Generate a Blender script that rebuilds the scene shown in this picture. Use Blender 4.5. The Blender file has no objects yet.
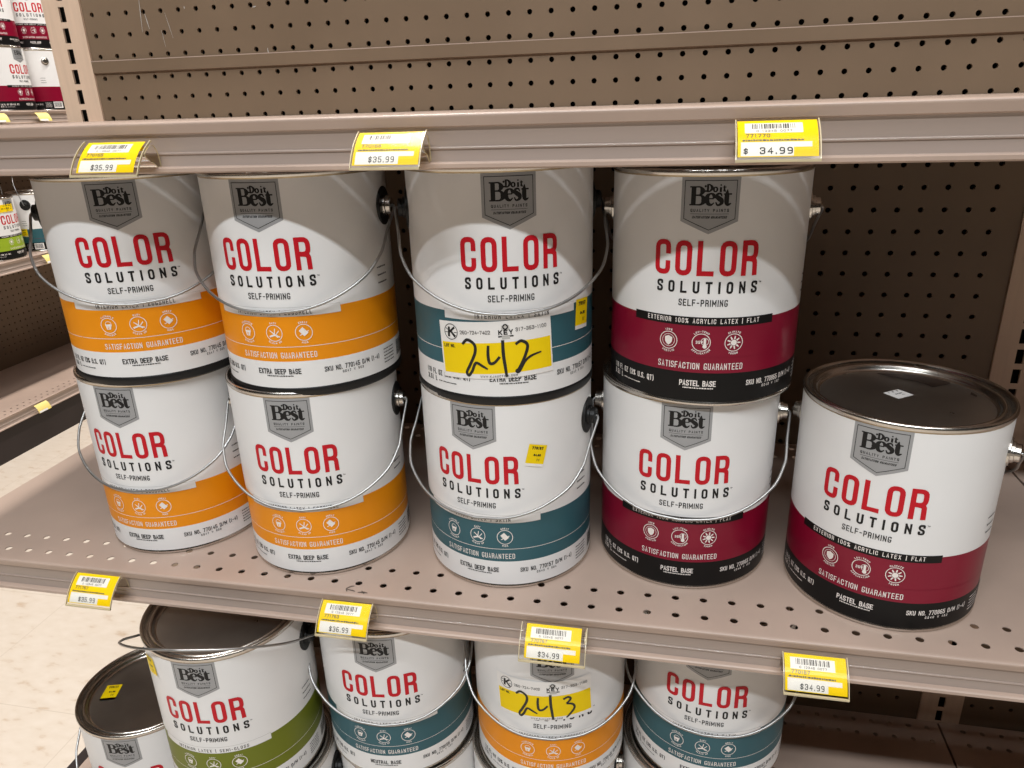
import bpy, bmesh, math, random
from mathutils import Vector, Matrix
random.seed(7)
S = bpy.context.scene
COL = S.collection
PI = math.pi
IN = 0.0254

# ------------------------------------------------------------------ camera
cam = bpy.data.cameras.new('camera'); camo = bpy.data.objects.new('camera', cam); COL.objects.link(camo)
cam.sensor_fit = 'HORIZONTAL'; cam.sensor_width = 36.0
cam.lens = 737.687 / 1024 * 36.0
cam.clip_start = 0.02; cam.clip_end = 60
R0 = Vector((0.980168956, 0.195905836, -0.029828205))
R1 = Vector((0.042036227, -0.352650651, -0.934810395))
R2 = Vector((-0.193653748, 0.915018263, -0.353892363))
m = Matrix.Identity(4)
for i in range(3):
    m[i][0] = R0[i]; m[i][1] = -R1[i]; m[i][2] = -R2[i]
m.translation = Vector((0.686567, -0.565976, 0.435872))
camo.matrix_world = m
S.camera = camo
# ------------------------------------------------------------------ world, lamps, exposure
S.view_settings.view_transform = 'Standard'; S.view_settings.look = 'None'
S.view_settings.gamma = 1.0; S.view_settings.use_curve_mapping = False
S.view_settings.exposure = 0.0
w = bpy.data.worlds.new('store_light'); S.world = w; w.use_nodes = True
bg = w.node_tree.nodes['Background']; bg.inputs[0].default_value = (1.0, 0.76, 0.58, 1); bg.inputs[1].default_value = 0.018
def strip_lamp(x, y, z, lx, ly, power, col=(1.0, 0.95, 0.89)):
    l = bpy.data.lights.new('fluorescent_strip', 'AREA'); l.shape = 'RECTANGLE'; l.size = lx; l.size_y = ly
    l.energy = power; l.color = col
    o = bpy.data.objects.new('fluorescent_strip', l); COL.objects.link(o); o.location = (x, y, z)
    return o
strip_lamp(0.62, -2.33, 2.90, 3.0, 0.14, 148, (0.93, 0.98, 1.01))          # row over the aisle in front
strip_lamp(0.6, -0.95, 2.90, 3.2, 1.2, 40, (0.99, 0.97, 0.94))   # troffers close overhead
strip_lamp(-0.3, 2.2, 2.90, 0.16, 5.0, 205)           # row over the side aisle
S.cycles.use_denoising = True

# ------------------------------------------------------------------ materials
def mat(name, col, rough=0.5, metal=0.0, spec=0.5, noise=0.0, nscale=30.0, bump=0.0, coat=0.0, col2=None, stretch=None, rvar=0.0):
    M = bpy.data.materials.new(name); M.use_nodes = True
    nt = M.node_tree; b = nt.nodes['Principled BSDF']
    b.inputs['Base Color'].default_value = (*col, 1); b.inputs['Roughness'].default_value = rough
    b.inputs['Metallic'].default_value = metal; b.inputs['Specular IOR Level'].default_value = spec
    b.inputs['Coat Weight'].default_value = coat; b.inputs['Coat Roughness'].default_value = 0.12
    if noise or bump or rvar:
        tc = nt.nodes.new('ShaderNodeTexCoord'); n = nt.nodes.new('ShaderNodeTexNoise')
        n.inputs['Scale'].default_value = nscale; n.inputs['Detail'].default_value = 5
        src = tc.outputs['Object']
        if stretch:
            mp = nt.nodes.new('ShaderNodeMapping'); mp.inputs['Scale'].default_value = stretch
            nt.links.new(src, mp.inputs['Vector']); src = mp.outputs['Vector']
        nt.links.new(src, n.inputs['Vector'])
        if noise:
            r = nt.nodes.new('ShaderNodeValToRGB')
            c2 = col2 or tuple(c * (1 - noise) for c in col)
            r.color_ramp.elements[0].position = 0.3; r.color_ramp.elements[1].position = 0.7
            r.color_ramp.elements[0].color = (*c2, 1); r.color_ramp.elements[1].color = (*col, 1)
            nt.links.new(n.outputs['Fac'], r.inputs['Fac']); nt.links.new(r.outputs['Color'], b.inputs['Base Color'])
        if rvar:
            mr = nt.nodes.new('ShaderNodeMapRange'); mr.inputs['To Min'].default_value = rough - rvar; mr.inputs['To Max'].default_value = rough + rvar
            nt.links.new(n.outputs['Fac'], mr.inputs['Value']); nt.links.new(mr.outputs[0], b.inputs['Roughness'])
        if bump:
            bp = nt.nodes.new('ShaderNodeBump'); bp.inputs['Strength'].default_value = bump; bp.inputs['Distance'].default_value = 0.002
            nt.links.new(n.outputs['Fac'], bp.inputs['Height']); nt.links.new(bp.outputs['Normal'], b.inputs['Normal'])
    return M
M = {}
M['white'] = mat('label_white_paper', (0.79, 0.775, 0.765), 0.36, spec=0.35, noise=0.035, nscale=18)
M['orange'] = mat('label_orange', (0.83, 0.28, 0.004), 0.36, spec=0.25, noise=0.06, nscale=25)
M['teal'] = mat('label_teal', (0.032, 0.108, 0.132), 0.36, spec=0.3, noise=0.08, nscale=25)
M['crimson'] = mat('label_crimson', (0.22, 0.004, 0.024), 0.30, spec=0.3, noise=0.08, nscale=25)
M['green'] = mat('label_green', (0.155, 0.18, 0.010), 0.36, spec=0.25, noise=0.08, nscale=25)
M['lime'] = mat('label_bright_green', (0.30, 0.42, 0.02), 0.34, noise=0.08, nscale=25)
M['black'] = mat('label_black', (0.007, 0.0065, 0.0065), 0.42, spec=0.2)
M['red'] = mat('ink_red', (0.52, 0.006, 0.016), 0.42, spec=0.25)
M['ink'] = mat('ink_black', (0.012, 0.011, 0.011), 0.45, spec=0.25)
M['faint'] = mat('ink_grey_outline', (0.50, 0.48, 0.45), 0.42)
M['inkwhite'] = mat('ink_white', (0.82, 0.76, 0.72), 0.42)
M['badge'] = mat('badge_silver_ink', (0.345, 0.345, 0.350), 0.38, metal=0.15, noise=0.05, nscale=40)
M['tin'] = mat('tinplate', (0.60, 0.565, 0.52), 0.24, metal=1.0, rvar=0.08, nscale=45)
M['lidtin'] = mat('tinplate_lid', (0.38, 0.345, 0.31), 0.30, metal=0.95, noise=0.18, nscale=22, rvar=0.08)
M['gold'] = mat('gold_lacquer', (0.50, 0.39, 0.25), 0.34, metal=0.75, noise=0.35, nscale=60)
M['wire'] = mat('galvanised_wire', (0.40, 0.395, 0.39), 0.38, metal=1.0, rvar=0.06, nscale=60)
M['plastic'] = mat('black_plastic', (0.008, 0.0075, 0.0075), 0.45, spec=0.35)
M['stain'] = mat('dried_paint', (0.02, 0.012, 0.009), 0.3)
M['yellow'] = mat('sticker_yellow', (0.88, 0.62, 0.002), 0.5, spec=0.2, noise=0.03, nscale=40)
M['paper'] = mat('sticker_white', (0.82, 0.79, 0.76), 0.5, noise=0.03, nscale=40)
M['marker'] = mat('marker_black', (0.008, 0.008, 0.008), 0.4)
M['grey'] = mat('print_grey', (0.10, 0.09, 0.085), 0.5)
M['shelf'] = mat('taupe_painted_steel', (0.465, 0.347, 0.283), 0.36, noise=0.13, nscale=9, rvar=0.08, col2=(0.395, 0.295, 0.242))
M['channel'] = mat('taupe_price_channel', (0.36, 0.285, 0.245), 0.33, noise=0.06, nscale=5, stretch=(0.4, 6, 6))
M['gloss'] = mat('highlight_bead', (0.36, 0.285, 0.245), 0.10)
M['paleyellow'] = mat('sheen_pale_yellow_paper', (0.80, 0.64, 0.20), 0.5)  # yellow paled in the colour for the sheen on the far tags
M['peg'] = mat('brown_pegboard', (0.203, 0.140, 0.090), 0.44, spec=0.35, noise=0.14, nscale=6, rvar=0.07)
M['dark'] = mat('cavity_shade_dark', (0.020, 0.016, 0.013), 0.8)  # near-black colour stands in for shade inside hollow fixtures
M['upright'] = mat('tan_upright_steel', (0.68, 0.50, 0.37), 0.40, noise=0.10, nscale=20, stretch=(8, 8, 0.6))
M['kick'] = mat('dark_kick_plate', (0.026, 0.018, 0.017), 0.45, spec=0.3, noise=0.1, nscale=8)
M['scuff'] = mat('dark_scuff', (0.11, 0.085, 0.07), 0.6)

def clear_plastic(name, tint, gloss):
    Mt = bpy.data.materials.new(name); Mt.use_nodes = True; nt = Mt.node_tree
    for n in list(nt.nodes):
        if n.type != 'OUTPUT_MATERIAL': nt.nodes.remove(n)
    out = nt.nodes['Material Output']
    t = nt.nodes.new('ShaderNodeBsdfTransparent'); t.inputs[0].default_value = (*tint, 1)
    g = nt.nodes.new('ShaderNodeBsdfGlossy'); g.inputs['Roughness'].default_value = 0.16; g.inputs[0].default_value = (1, 0.97, 0.92, 1)
    f = nt.nodes.new('ShaderNodeLayerWeight'); f.inputs['Blend'].default_value = gloss
    mx = nt.nodes.new('ShaderNodeMixShader'); nt.links.new(f.outputs['Fresnel'], mx.inputs[0])
    nt.links.new(t.outputs[0], mx.inputs[1]); nt.links.new(g.outputs[0], mx.inputs[2]); nt.links.new(mx.outputs[0], out.inputs[0])
    return Mt
M['clear'] = clear_plastic('clear_plastic', (0.975, 0.965, 0.935), 0.18)
M['clearedge'] = mat('plastic_edge', (0.62, 0.52, 0.33), 0.25, noise=0.15, nscale=40)

def floor_material():
    Mt = mat('vinyl_tile', (0.80, 0.70, 0.585), 0.42)
    nt = Mt.node_tree; b = nt.nodes['Principled BSDF']; tc = nt.nodes.new('ShaderNodeTexCoord')
    mp = nt.nodes.new('ShaderNodeMapping'); mp.inputs['Rotation'].default_value = (0, 0, 0.6); mp.inputs['Scale'].default_value = (1, 2.2, 1)
    n = nt.nodes.new('ShaderNodeTexNoise'); n.inputs['Scale'].default_value = 26; n.inputs['Detail'].default_value = 6
    r = nt.nodes.new('ShaderNodeValToRGB'); e = r.color_ramp.elements
    e[0].position = 0.24; e[0].color = (0.46, 0.34, 0.24, 1); e[1].position = 0.40; e[1].color = (0.585, 0.50, 0.415, 1)
    k = r.color_ramp.elements.new(0.7); k.color = (0.62, 0.54, 0.46, 1)
    nt.links.new(tc.outputs['Object'], mp.inputs[0]); nt.links.new(mp.outputs[0], n.inputs['Vector']); nt.links.new(n.outputs['Fac'], r.inputs[0])
    br = nt.nodes.new('ShaderNodeTexBrick'); br.offset = 0; br.inputs['Scale'].default_value = 1.0
    br.inputs['Brick Width'].default_value = 0.3048; br.inputs['Row Height'].default_value = 0.3048
    br.inputs['Mortar Size'].default_value = 0.0008; br.inputs['Mortar'].default_value = (0.50, 0.42, 0.34, 1)
    nt.links.new(tc.outputs['Object'], br.inputs['Vector'])
    nt.links.new(r.outputs[0], br.inputs['Color1']); nt.links.new(r.outputs[0], br.inputs['Color2'])
    nt.links.new(br.outputs['Color'], b.inputs['Base Color'])
    return Mt
M['floor'] = floor_material()

# ------------------------------------------------------------------ mesh helpers
class MB:
    def __init__(s): s.v = []; s.f = []; s.mi = []; s.mats = []; s.smooth = []
    def mid(s, m):
        if m not in s.mats: s.mats.append(m)
        return s.mats.index(m)
    def add(s, vs, fs, m, smooth=False):
        o = len(s.v); s.v += [tuple(q) for q in vs]; k = s.mid(m)
        for f in fs:
            s.f.append(tuple(o + i for i in f)); s.mi.append(k); s.smooth.append(smooth)
    def box(s, x0, x1, y0, y1, z0, z1, m):
        v = [(x, y, z) for z in (z0, z1) for y in (y0, y1) for x in (x0, x1)]
        s.add(v, [(0, 2, 3, 1), (4, 5, 7, 6), (0, 1, 5, 4), (2, 6, 7, 3), (0, 4, 6, 2), (1, 3, 7, 5)], m)
    def lathe(s, prof, m, n=96, smooth=True):
        vs = []; fs = []
        for r, z in prof:
            for i in range(n):
                a = 2 * PI * i / n; vs.append((r * math.sin(a), -r * math.cos(a), z))
        for j in range(len(prof) - 1):
            for i in range(n):
                a = j * n + i; b = j * n + (i + 1) % n
                fs.append((a, b, b + n, a + n))
        s.add(vs, fs, m, smooth)
    def extrude_x(s, prof, x0, x1, m, smooth=False, nx=1):
        k = len(prof); vs = []; fs = []
        for i in range(nx + 1):
            x = x0 + (x1 - x0) * i / nx
            vs += [(x, y, z) for y, z in prof]
        for i in range(nx):
            for j in range(k - 1):
                a = i * k + j; fs.append((a, a + k, a + k + 1, a + 1))
        s.add(vs, fs, m, smooth)
    def tube(s, pts, r, m, n=10, caps=True):
        pts = [Vector(p) for p in pts]; vs = []; fs = []
        t0 = (pts[1] - pts[0]).normalized()
        up = Vector((0, 0, 1)) if abs(t0.z) < 0.9 else Vector((1, 0, 0))
        nrm = (up - t0 * up.dot(t0)).normalized()
        for i, p in enumerate(pts):
            t = (pts[min(i + 1, len(pts) - 1)] - pts[max(i - 1, 0)]).normalized()
            nrm = (nrm - t * nrm.dot(t)).normalized(); bn = t.cross(nrm)
            for k in range(n):
                a = 2 * PI * k / n; vs.append(p + (nrm * math.cos(a) + bn * math.sin(a)) * r)
        for i in range(len(pts) - 1):
            for k in range(n):
                a = i * n + k; b = i * n + (k + 1) % n; fs.append((a, b, b + n, a + n))
        if caps:
            fs.append(tuple(range(n - 1, -1, -1))); fs.append(tuple((len(pts) - 1) * n + k for k in range(n)))
        s.add(vs, fs, m, True)
    def mesh(s, name):
        me = bpy.data.meshes.new(name); me.from_pydata(s.v, [], s.f)
        for q in s.mats: me.materials.append(q)
        me.polygons.foreach_set('material_index', s.mi); me.polygons.foreach_set('use_smooth', s.smooth)
        me.update()
        return me
def obj(name, me, parent=None):
    if isinstance(me, MB): me = me.mesh(name)
    o = bpy.data.objects.new(name, me); COL.objects.link(o)
    if parent: o.parent = parent
    return o
def thing(name, label, cat, loc=(0, 0, 0), rotz=0.0, group=None):
    o = bpy.data.objects.new(name, None); COL.objects.link(o); o.empty_display_size = 0.05
    o.location = loc; o.rotation_euler = (0, 0, rotz); o['label'] = label; o['category'] = cat
    if group: o['group'] = group
    return o
def catmull(pts, n=6):
    P = [pts[0]] + list(pts) + [pts[-1]]; out = []
    for i in range(1, len(P) - 2):
        for k in range(n):
            t = k / n; q = []
            for a, b, c, d in zip(P[i - 1], P[i], P[i + 1], P[i + 2]):
                q.append(0.5 * (2 * b + (c - a) * t + (2 * a - 5 * b + 4 * c - d) * t * t + (3 * b - a - 3 * c + d) * t ** 3))
            out.append(tuple(q))
    out.append(tuple(pts[-1])); return out

# ------------------------------------------------------------------ flat printing in millimetres, later bent onto a surface
class Ink:
    def __init__(s): s.polys = []
    def poly(s, pts, m): s.polys.append((list(pts), m))
    def rect(s, u0, u1, v0, v1, m, seg=4.0):
        n = max(1, int(math.ceil(abs(u1 - u0) / seg)))
        for i in range(n):
            a = u0 + (u1 - u0) * i / n; b = u0 + (u1 - u0) * (i + 1) / n
            s.poly([(a, v0), (b, v0), (b, v1), (a, v1)], m)
    def stroke(s, pts, m, closed=False):        # pts: (u, v, halfwidth)
        n = len(pts)
        if n < 2: return
        L = []; Rr = []
        for i in range(n):
            if closed: a = pts[i - 1]; c = pts[(i + 1) % n]
            else: a = pts[max(i - 1, 0)]; c = pts[min(i + 1, n - 1)]
            b = pts[i]
            d1 = Vector((b[0] - a[0], b[1] - a[1])); d2 = Vector((c[0] - b[0], c[1] - b[1]))
            if d1.length < 1e-9: d1 = d2
            if d2.length < 1e-9: d2 = d1
            d1.normalize(); d2.normalize()
            nn = Vector((-d1.y - d2.y, d1.x + d2.x))
            if nn.length < 1e-6: nn = Vector((-d1.y, d1.x))
            nn.normalize(); cs = max(0.5, nn.dot(Vector((-d1.y, d1.x))))
            h = b[2] / cs
            L.append((b[0] + nn.x * h, b[1] + nn.y * h)); Rr.append((b[0] - nn.x * h, b[1] - nn.y * h))
        for i in range(n if closed else n - 1):
            j = (i + 1) % n; s.poly([L[i], Rr[i], Rr[j], L[j]], m)
    def ring(s, cu, cv, r, t, m, n=28, su=1.0):
        s.stroke([(cu + su * r * math.cos(2 * PI * i / n), cv + r * math.sin(2 * PI * i / n), t / 2) for i in range(n)], m, True)
    def disc(s, cu, cv, r, m, n=16):
        s.poly([(cu + r * math.cos(2 * PI * i / n), cv + r * math.sin(2 * PI * i / n)) for i in range(n)], m)
    def build(s, mb, fn):
        for pts, m in s.polys:
            mb.add([fn(u, v) for u, v in pts], [tuple(range(len(pts)))], M[m])

GL = {
 'A': [[(0, 0), (.5, 1.06), (1, 0)], [(.2, .3), (.8, .3)]],
 'B': [[(0, 0), (0, 1), (.95, 1, 1), (.95, .53, 1), (0, .53)], [(.5, .53), (1, .53, 1), (1, 0, 1), (0, 0)]],
 'C': [[(1, .70), (1, 1, 1), (0, 1, 1), (0, 0, 1), (1, 0, 1), (1, .30)]],
 'D': [[(0, 0), (0, 1), (1, 1, 1), (1, 0, 1), (-.0, 0)]],
 'E': [[(1, 1), (0, 1), (0, 0), (1, 0)], [(0, .5), (.85, .5)]],
 'F': [[(1, 1), (0, 1), (0, 0)], [(0, .5), (.85, .5)]],
 'G': [[(1, .82), (1, 1, 1), (0, 1, 1), (0, 0, 1), (1, 0, 1), (1, .42), (.6, .42)]],
 'H': [[(0, 0), (0, 1)], [(1, 0), (1, 1)], [(0, .5), (1, .5)]],
 'I': [[(.5, 0), (.5, 1)]],
 'J': [[(1, 1), (1, 0, 1), (0, 0, 1), (0, .3)]],
 'K': [[(0, 0), (0, 1)], [(1, 1), (.1, .45)], [(.35, .6), (1, 0)]],
 'L': [[(0, 1), (0, 0), (1, 0)]],
 'M': [[(0, 0), (0, 1)], [(1, 0), (1, 1)], [(0, .95), (.5, .3)], [(.5, .3), (1, .95)]],
 'N': [[(0, 0), (0, 1)], [(1, 0), (1, 1)], [(.02, .95), (.98, .05)]],
 'O': [[(0, 0, 1), (1, 0, 1), (1, 1, 1), (0, 1, 1), 'c']],
 'P': [[(0, 0), (0, 1), (1, 1, 1), (1, .45, 1), (0, .45)]],
 'Q': [[(0, 0, 1), (1, 0, 1), (1, 1, 1), (0, 1, 1), 'c'], [(.6, .25), (1.1, -.1)]],
 'R': [[(0, 0), (0, 1), (1, 1, 1), (1, .48, 1), (0, .48)], [(.4, .48), (.97, .44, 1), (1, 0)]],
 'S': [[(1, .80), (1, 1, 1), (0, 1, 1), (0, .57, 1), (1, .43, 1), (1, 0, 1), (0, 0, 1), (0, .20)]],
 'T': [[(0, 1), (1, 1)], [(.5, 1), (.5, 0)]],
 'U': [[(0, 1), (0, 0, 1), (1, 0, 1), (1, 1)]],
 'V': [[(0, 1), (.5, -.04), (1, 1)]],
 'W': [[(0, 1), (.25, 0), (.5, .8), (.75, 0), (1, 1)]],
 'X': [[(0, 0), (1, 1)], [(0, 1), (1, 0)]],
 'Y': [[(0, 1), (.5, .45), (1, 1)], [(.5, .45), (.5, 0)]],
 'Z': [[(0, 1), (1, 1), (0, 0), (1, 0)]],
 '0': [[(0, 0, 1), (1, 0, 1), (1, 1, 1), (0, 1, 1), 'c']],
 '1': [[(.1, .8), (.5, 1), (.5, 0)]],
 '2': [[(0, .75), (0, 1, 1), (1, 1, 1), (1, .55, 1), (0, 0), (1, 0)]],
 '3': [[(0, .8), (0, 1, 1), (1, 1, 1), (1, .54, 1), (.4, .52)], [(.4, .52), (1, .5, 1), (1, 0, 1), (0, 0, 1), (0, .22)]],
 '4': [[(.75, 0), (.75, 1), (0, .3), (1.05, .3)]],
 '5': [[(.95, 1), (0, 1), (0, .55), (1, .58, 1), (1, 0, 1), (0, 0, 1), (0, .22)]],
 '6': [[(.85, 1), (0, 1, 1), (0, 0, 1), (1, 0, 1), (1, .56, 1), (0, .56)]],
 '7': [[(0, 1), (1, 1), (.35, 0)]],
 '8': [[(.05, .53, 1), (.95, .53, 1), (.95, 1, 1), (.05, 1, 1), 'c'], [(0, 0, 1), (1, 0, 1), (1, .53, 1), (0, .53, 1), 'c']],
 '9': [[(.15, 0), (1, 0, 1), (1, 1, 1), (0, 1, 1), (0, .44, 1), (1, .44)]],
 '-': [[(.1, .47), (.9, .47)]], '|': [[(.5, -.1), (.5, 1.1)]], '.': [[(.5, 0), (.5, .06)]], '/': [[(0, 0), (1, 1)]],
 '(': [[(.8, 1.1), (.3, .8), (.3, .2), (.8, -.1)]], ')': [[(.2, 1.1), (.7, .8), (.7, .2), (.2, -.1)]],
 '%': [[(.1, 0), (.9, 1)], [(0, .65, 1), (.35, .65, 1), (.35, 1, 1), (0, 1, 1), 'c'], [(.65, 0, 1), (1, 0, 1), (1, .35, 1), (.65, .35, 1), 'c']],
 '$': [[(1, .74), (1, .92, 1), (0, .92, 1), (0, .56, 1), (1, .44, 1), (1, .08, 1), (0, .08, 1), (0, .26)], [(.5, -.08), (.5, 1.08)]],
 '&': [[(1, 0), (.1, .8), (.4, 1), (.7, .8), (0, .3), (.3, 0), (1, .4)]], ',': [[(.5, .08), (.35, -.12)]],
}
WID = {'I': 0.0, 'M': 1.35, 'W': 1.4, '|': 0.1, '.': 0.1, ',': 0.2, '(': .5, ')': .5, ' ': .8, '-': .8, '1': .6, '%': 1.3}
def roundpath(pts, rad, sx, sy):
    closed = pts[-1] == 'c'
    if closed: pts = pts[:-1]
    n = len(pts); out = []
    P = [(q[0] * sx, q[1] * sy) for q in pts]
    for i in range(n):
        r = len(pts[i]) > 2
        if not r: out.append(P[i]); continue
        a = Vector(P[i - 1]); b = Vector(P[i]); c = Vector(P[(i + 1) % n])
        d1 = a - b; d2 = c - b
        k = min(rad, d1.length * 0.5, d2.length * 0.5)
        p0 = b + d1.normalized() * k; p1 = b + d2.normalized() * k
        for q in range(5):
            t = q / 4; out.append(tuple(p0 * (1 - t) ** 2 + b * 2 * t * (1 - t) + p1 * t * t))
    return out, closed
def stext(ink, txt, u, v, h, lw, t, m, width=None, gap=None, align='c', slant=0.0, fn=None):
    """condensed stroke lettering; u,v = anchor on the baseline, lw = letter width, t = stroke"""
    ws = []
    for c in txt:
        k = WID.get(c, 1.0); ws.append(t if c in 'I' else (lw * k if c in ' ' else t + (lw - t) * k))
    if width is not None and len(txt) > 1: gap = (width - sum(ws)) / (len(txt) - 1)
    if gap is None: gap = t * 1.1
    tot = sum(ws) + gap * (len(txt) - 1)
    x = u - tot / 2 if align == 'c' else (u if align == 'l' else u - tot)
    for c, wc in zip(txt, ws):
        if c in GL:
            sx = max(wc - t, 1e-6); sy = h - t
            for st in GL[c]:
                pts, cl = roundpath(st, min(lw * 0.38, h * .3), sx, sy)
                if c == 'I' or c == '|' : pts = [(0 if c == 'I' else q[0], q[1]) for q in pts]
                if not cl and len(pts) >= 2:                 # square ends
                    pts = [list(q) for q in pts]
                    for e, o in ((0, 1), (-1, -2)):
                        d = Vector((pts[e][0] - pts[o][0], pts[e][1] - pts[o][1]))
                        if d.length > 1e-9:
                            d.normalize(); pts[e][0] += d.x * t / 2; pts[e][1] += d.y * t / 2
                tk = t * .9 if c in 'MNWKXYVA84' else t
                P = [(x + t / 2 + q[0] + slant * q[1], v + t / 2 + q[1], tk / 2) for q in pts]
                if fn: P = [fn(*q) for q in P]
                ink.stroke(P, m, cl)
        x += wc + gap
    return tot
def arctext(ink, txt, cu, cv, r, h, m, top=True):
    lw = h * 0.62; t = h * 0.22
    def fn(uu, vv, hw):
        if top: a = PI / 2 - (uu - cu) / r; rr = r + vv
        else: a = -PI / 2 + (uu - cu) / r; rr = r + h - vv
        return (cu + rr * math.cos(a), cv + rr * math.sin(a), hw)
    stext(ink, txt, cu, 0, h, lw, t, m, gap=h * .28, fn=fn)
def scribble(ink, u0, u1, v, h, m, seed=1):        # print too small to read
    r = random.Random(seed); u = u0
    while u < u1:
        l = r.uniform(.5, 2.2); e = min(u + l, u1)
        ink.rect(u, e, v, v + h * r.uniform(.75, 1), m); u = e + r.uniform(.3, .6)
def serif_word(ink, u, v, k=1.0, m='ink'):
    """the bold serif mark: small 'Do it' nested over 'Best'"""
    def st(pts, n=5):
        ink.stroke([(u + a * k, v + b * k, c * k * 1.22 + .05) for a, b, c in catmull(pts, n)], m)
    def ln(pts): ink.stroke([(u + a * k, v + b * k, c * k * 1.18 + .05) for a, b, c in pts], m)
    # B
    ln([(2.9, .2, 1.45), (2.9, 13.3, 1.45)]); ln([(0, 13.2, .38), (7, 13.2, .38)]); ln([(0, .3, .38), (7.2, .3, .38)])
    st([(5, 13.2, .4), (7.6, 13.0, .5), (9.3, 10.3, 1.5), (7.6, 7.6, .5), (4.2, 7.2, .4)])
    st([(4.2, 7.2, .4), (8.6, 6.9, .6), (10.6, 3.6, 1.65), (8.6, .7, .6), (5, .3, .4)])
    # e
    ln([(13.0, 4.8, .35), (17.6, 4.8, .35)])
    st([(17.9, 4.9, .8), (17.4, 7.4, .9), (15.4, 8.4, .45), (13.2, 6.9, 1.1), (12.7, 4.2, 1.4), (13.8, 1.3, 1.1), (16.0, .35, .6), (18.0, 2.0, .25)])
    # s
    st([(23.4, 6.4, .3), (22.6, 8.2, .5), (20.7, 8.3, .6), (19.7, 6.6, 1.1), (21.3, 5.0, 1.35), (23.0, 3.7, 1.4), (23.4, 1.8, 1.1), (21.8, .3, .6), (20.2, .4, .5), (19.2, 2.4, .3)])
    # t
    st([(27.3, 11.3, .15), (27.1, 9.6, .7), (27.0, 7.5, 1.3), (27.0, 2.4, 1.35), (28.1, .5, .9), (30.4, 1.4, .2)]); ln([(24.8, 8.0, .42), (30.6, 8.0, .42)])
    # Do it
    ink.disc(u + 11.3 * k, v + 13.7 * k, .85 * k, m, 10); ln([(10.9, 10.2, .5), (12.6, 10.2, .45)])
    ln([(13.0, 10.0, .62), (13.0, 14.8, .62)])
    st([(12.2, 14.8, .3), (14.4, 14.7, .4), (16.1, 12.5, .85), (14.4, 10.1, .4), (12.2, 10.0, .3)])
    ink.stroke([(u + (18.5 + 1.25 * math.cos(a * PI / 8)) * k, v + (11.4 + 1.6 * math.sin(a * PI / 8)) * k, (.4 + .3 * abs(math.cos(a * PI / 8))) * k) for a in range(16)], m, True)
    ln([(22.3, 9.8, .6), (22.3, 13.0, .6)]); ln([(21.5, 9.85, .25), (23.1, 9.85, .25)]); ink.disc(u + 22.3 * k, v + 14.5 * k, .62 * k, m, 10)
    ln([(24.8, 14.2, .3), (24.8, 10.5, .6), (26.0, 9.9, .3)]); ln([(23.8, 13.0, .28), (26.2, 13.0, .28)])

# ------------------------------------------------------------------ paint cans
RL = 0.0829
K = 1000.0
def on_can(off):
    r = RL + off / K
    return lambda u, v: (r * math.sin(u / (RL * K)), -r * math.cos(u / (RL * K)), v / K)
CIRC = 2 * PI * RL * K
VAR = {
 'orange': dict(band='orange', ext=False, kind='INTERIOR LATEX | EGGSHELL', base='EXTRA DEEP BASE', sku='SKU NO. 770145 D/M (1-4)', lot='CS47 W 903', kw=71, bw=41),
 'teal': dict(band='teal', ext=False, kind='INTERIOR LATEX | SATIN', base='EXTRA DEEP BASE', sku='SKU NO. 770157 D/M (1-4)', lot='CS42 W 804', kw=64, bw=41),
 'teal_neutral': dict(band='teal', ext=False, kind='INTERIOR LATEX | SATIN', base='NEUTRAL BASE', sku='SKU NO. 770156 D/M (1-4)', lot='CS42 W 804', kw=64, bw=34),
 'crimson': dict(band='crimson', ext=True, kind='EXTERIOR 100% ACRYLIC LATEX | FLAT', base='PASTEL BASE', sku='SKU NO. 770865 D/M (1-4)', lot='CS40 W 182', kw=94, bw=30),
 'green': dict(band='green', ext=False, kind='INTERIOR LATEX | SEMI-GLOSS', base='EXTRA DEEP BASE', sku='SKU NO. 770171 D/M (1-4)', lot='CS46 W 805', kw=76, bw=41),
 'lime_ext': dict(band='lime', ext=True, kind='EXTERIOR 100% ACRYLIC LATEX | SEMI-GLOSS', base='PASTEL BASE', sku='SKU NO. 770889 D/M (1-4)', lot='CS44 W 182', kw=104, bw=30),
 'teal_ext': dict(band='teal', ext=True, kind='EXTERIOR 100% ACRYLIC LATEX | SATIN', base='PASTEL BASE', sku='SKU NO. 770877 D/M (1-4)', lot='CS43 W 182', kw=98, bw=30),
}
def mesh_body():
    mb = MB()
    mb.lathe([(0.0, .0035), (.0785, .0035), (.0795, .0005), (.0812, 0), (.0826, .0006), (.0833, .002), (.0831, .0036), (.0824, .0046), (.0822, .006), (.0822, .1866)], M['tin'])
    return mb.mesh('can_body')
def mesh_rim():
    mb = MB()
    mb.lathe([(.0826, .1852), (.0831, .1862), (.0835, .1872)], M['gold'])
    mb.lathe([(.0835, .1872), (.0840, .1884), (.0840, .1902), (.0834, .1915), (.0824, .1919), (.0812, .1914), (.0802, .1898), (.0798, .1878), (.0795, .1866)], M['tin'])
    return mb.mesh('rim')
def mesh_lid():
    mb = MB()
    mb.lathe([(.0797, .1868), (.0789, .1848), (.0778, .1843), (.0769, .1855), (.0763, .1882), (.0754, .1892), (.0738, .1892), (.0726, .1880), (.0718, .1855), (.0707, .1837), (.0692, .1832)], M['tin'])
    mb.lathe([(.0692, .1832), (.066, .1834), (.050, .1836), (.002, .1837), (0.0001, .1837)], M['lidtin'])  # panel tin darkened in colour for the dark shelf it reflects
    return mb.mesh('lid')
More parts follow.
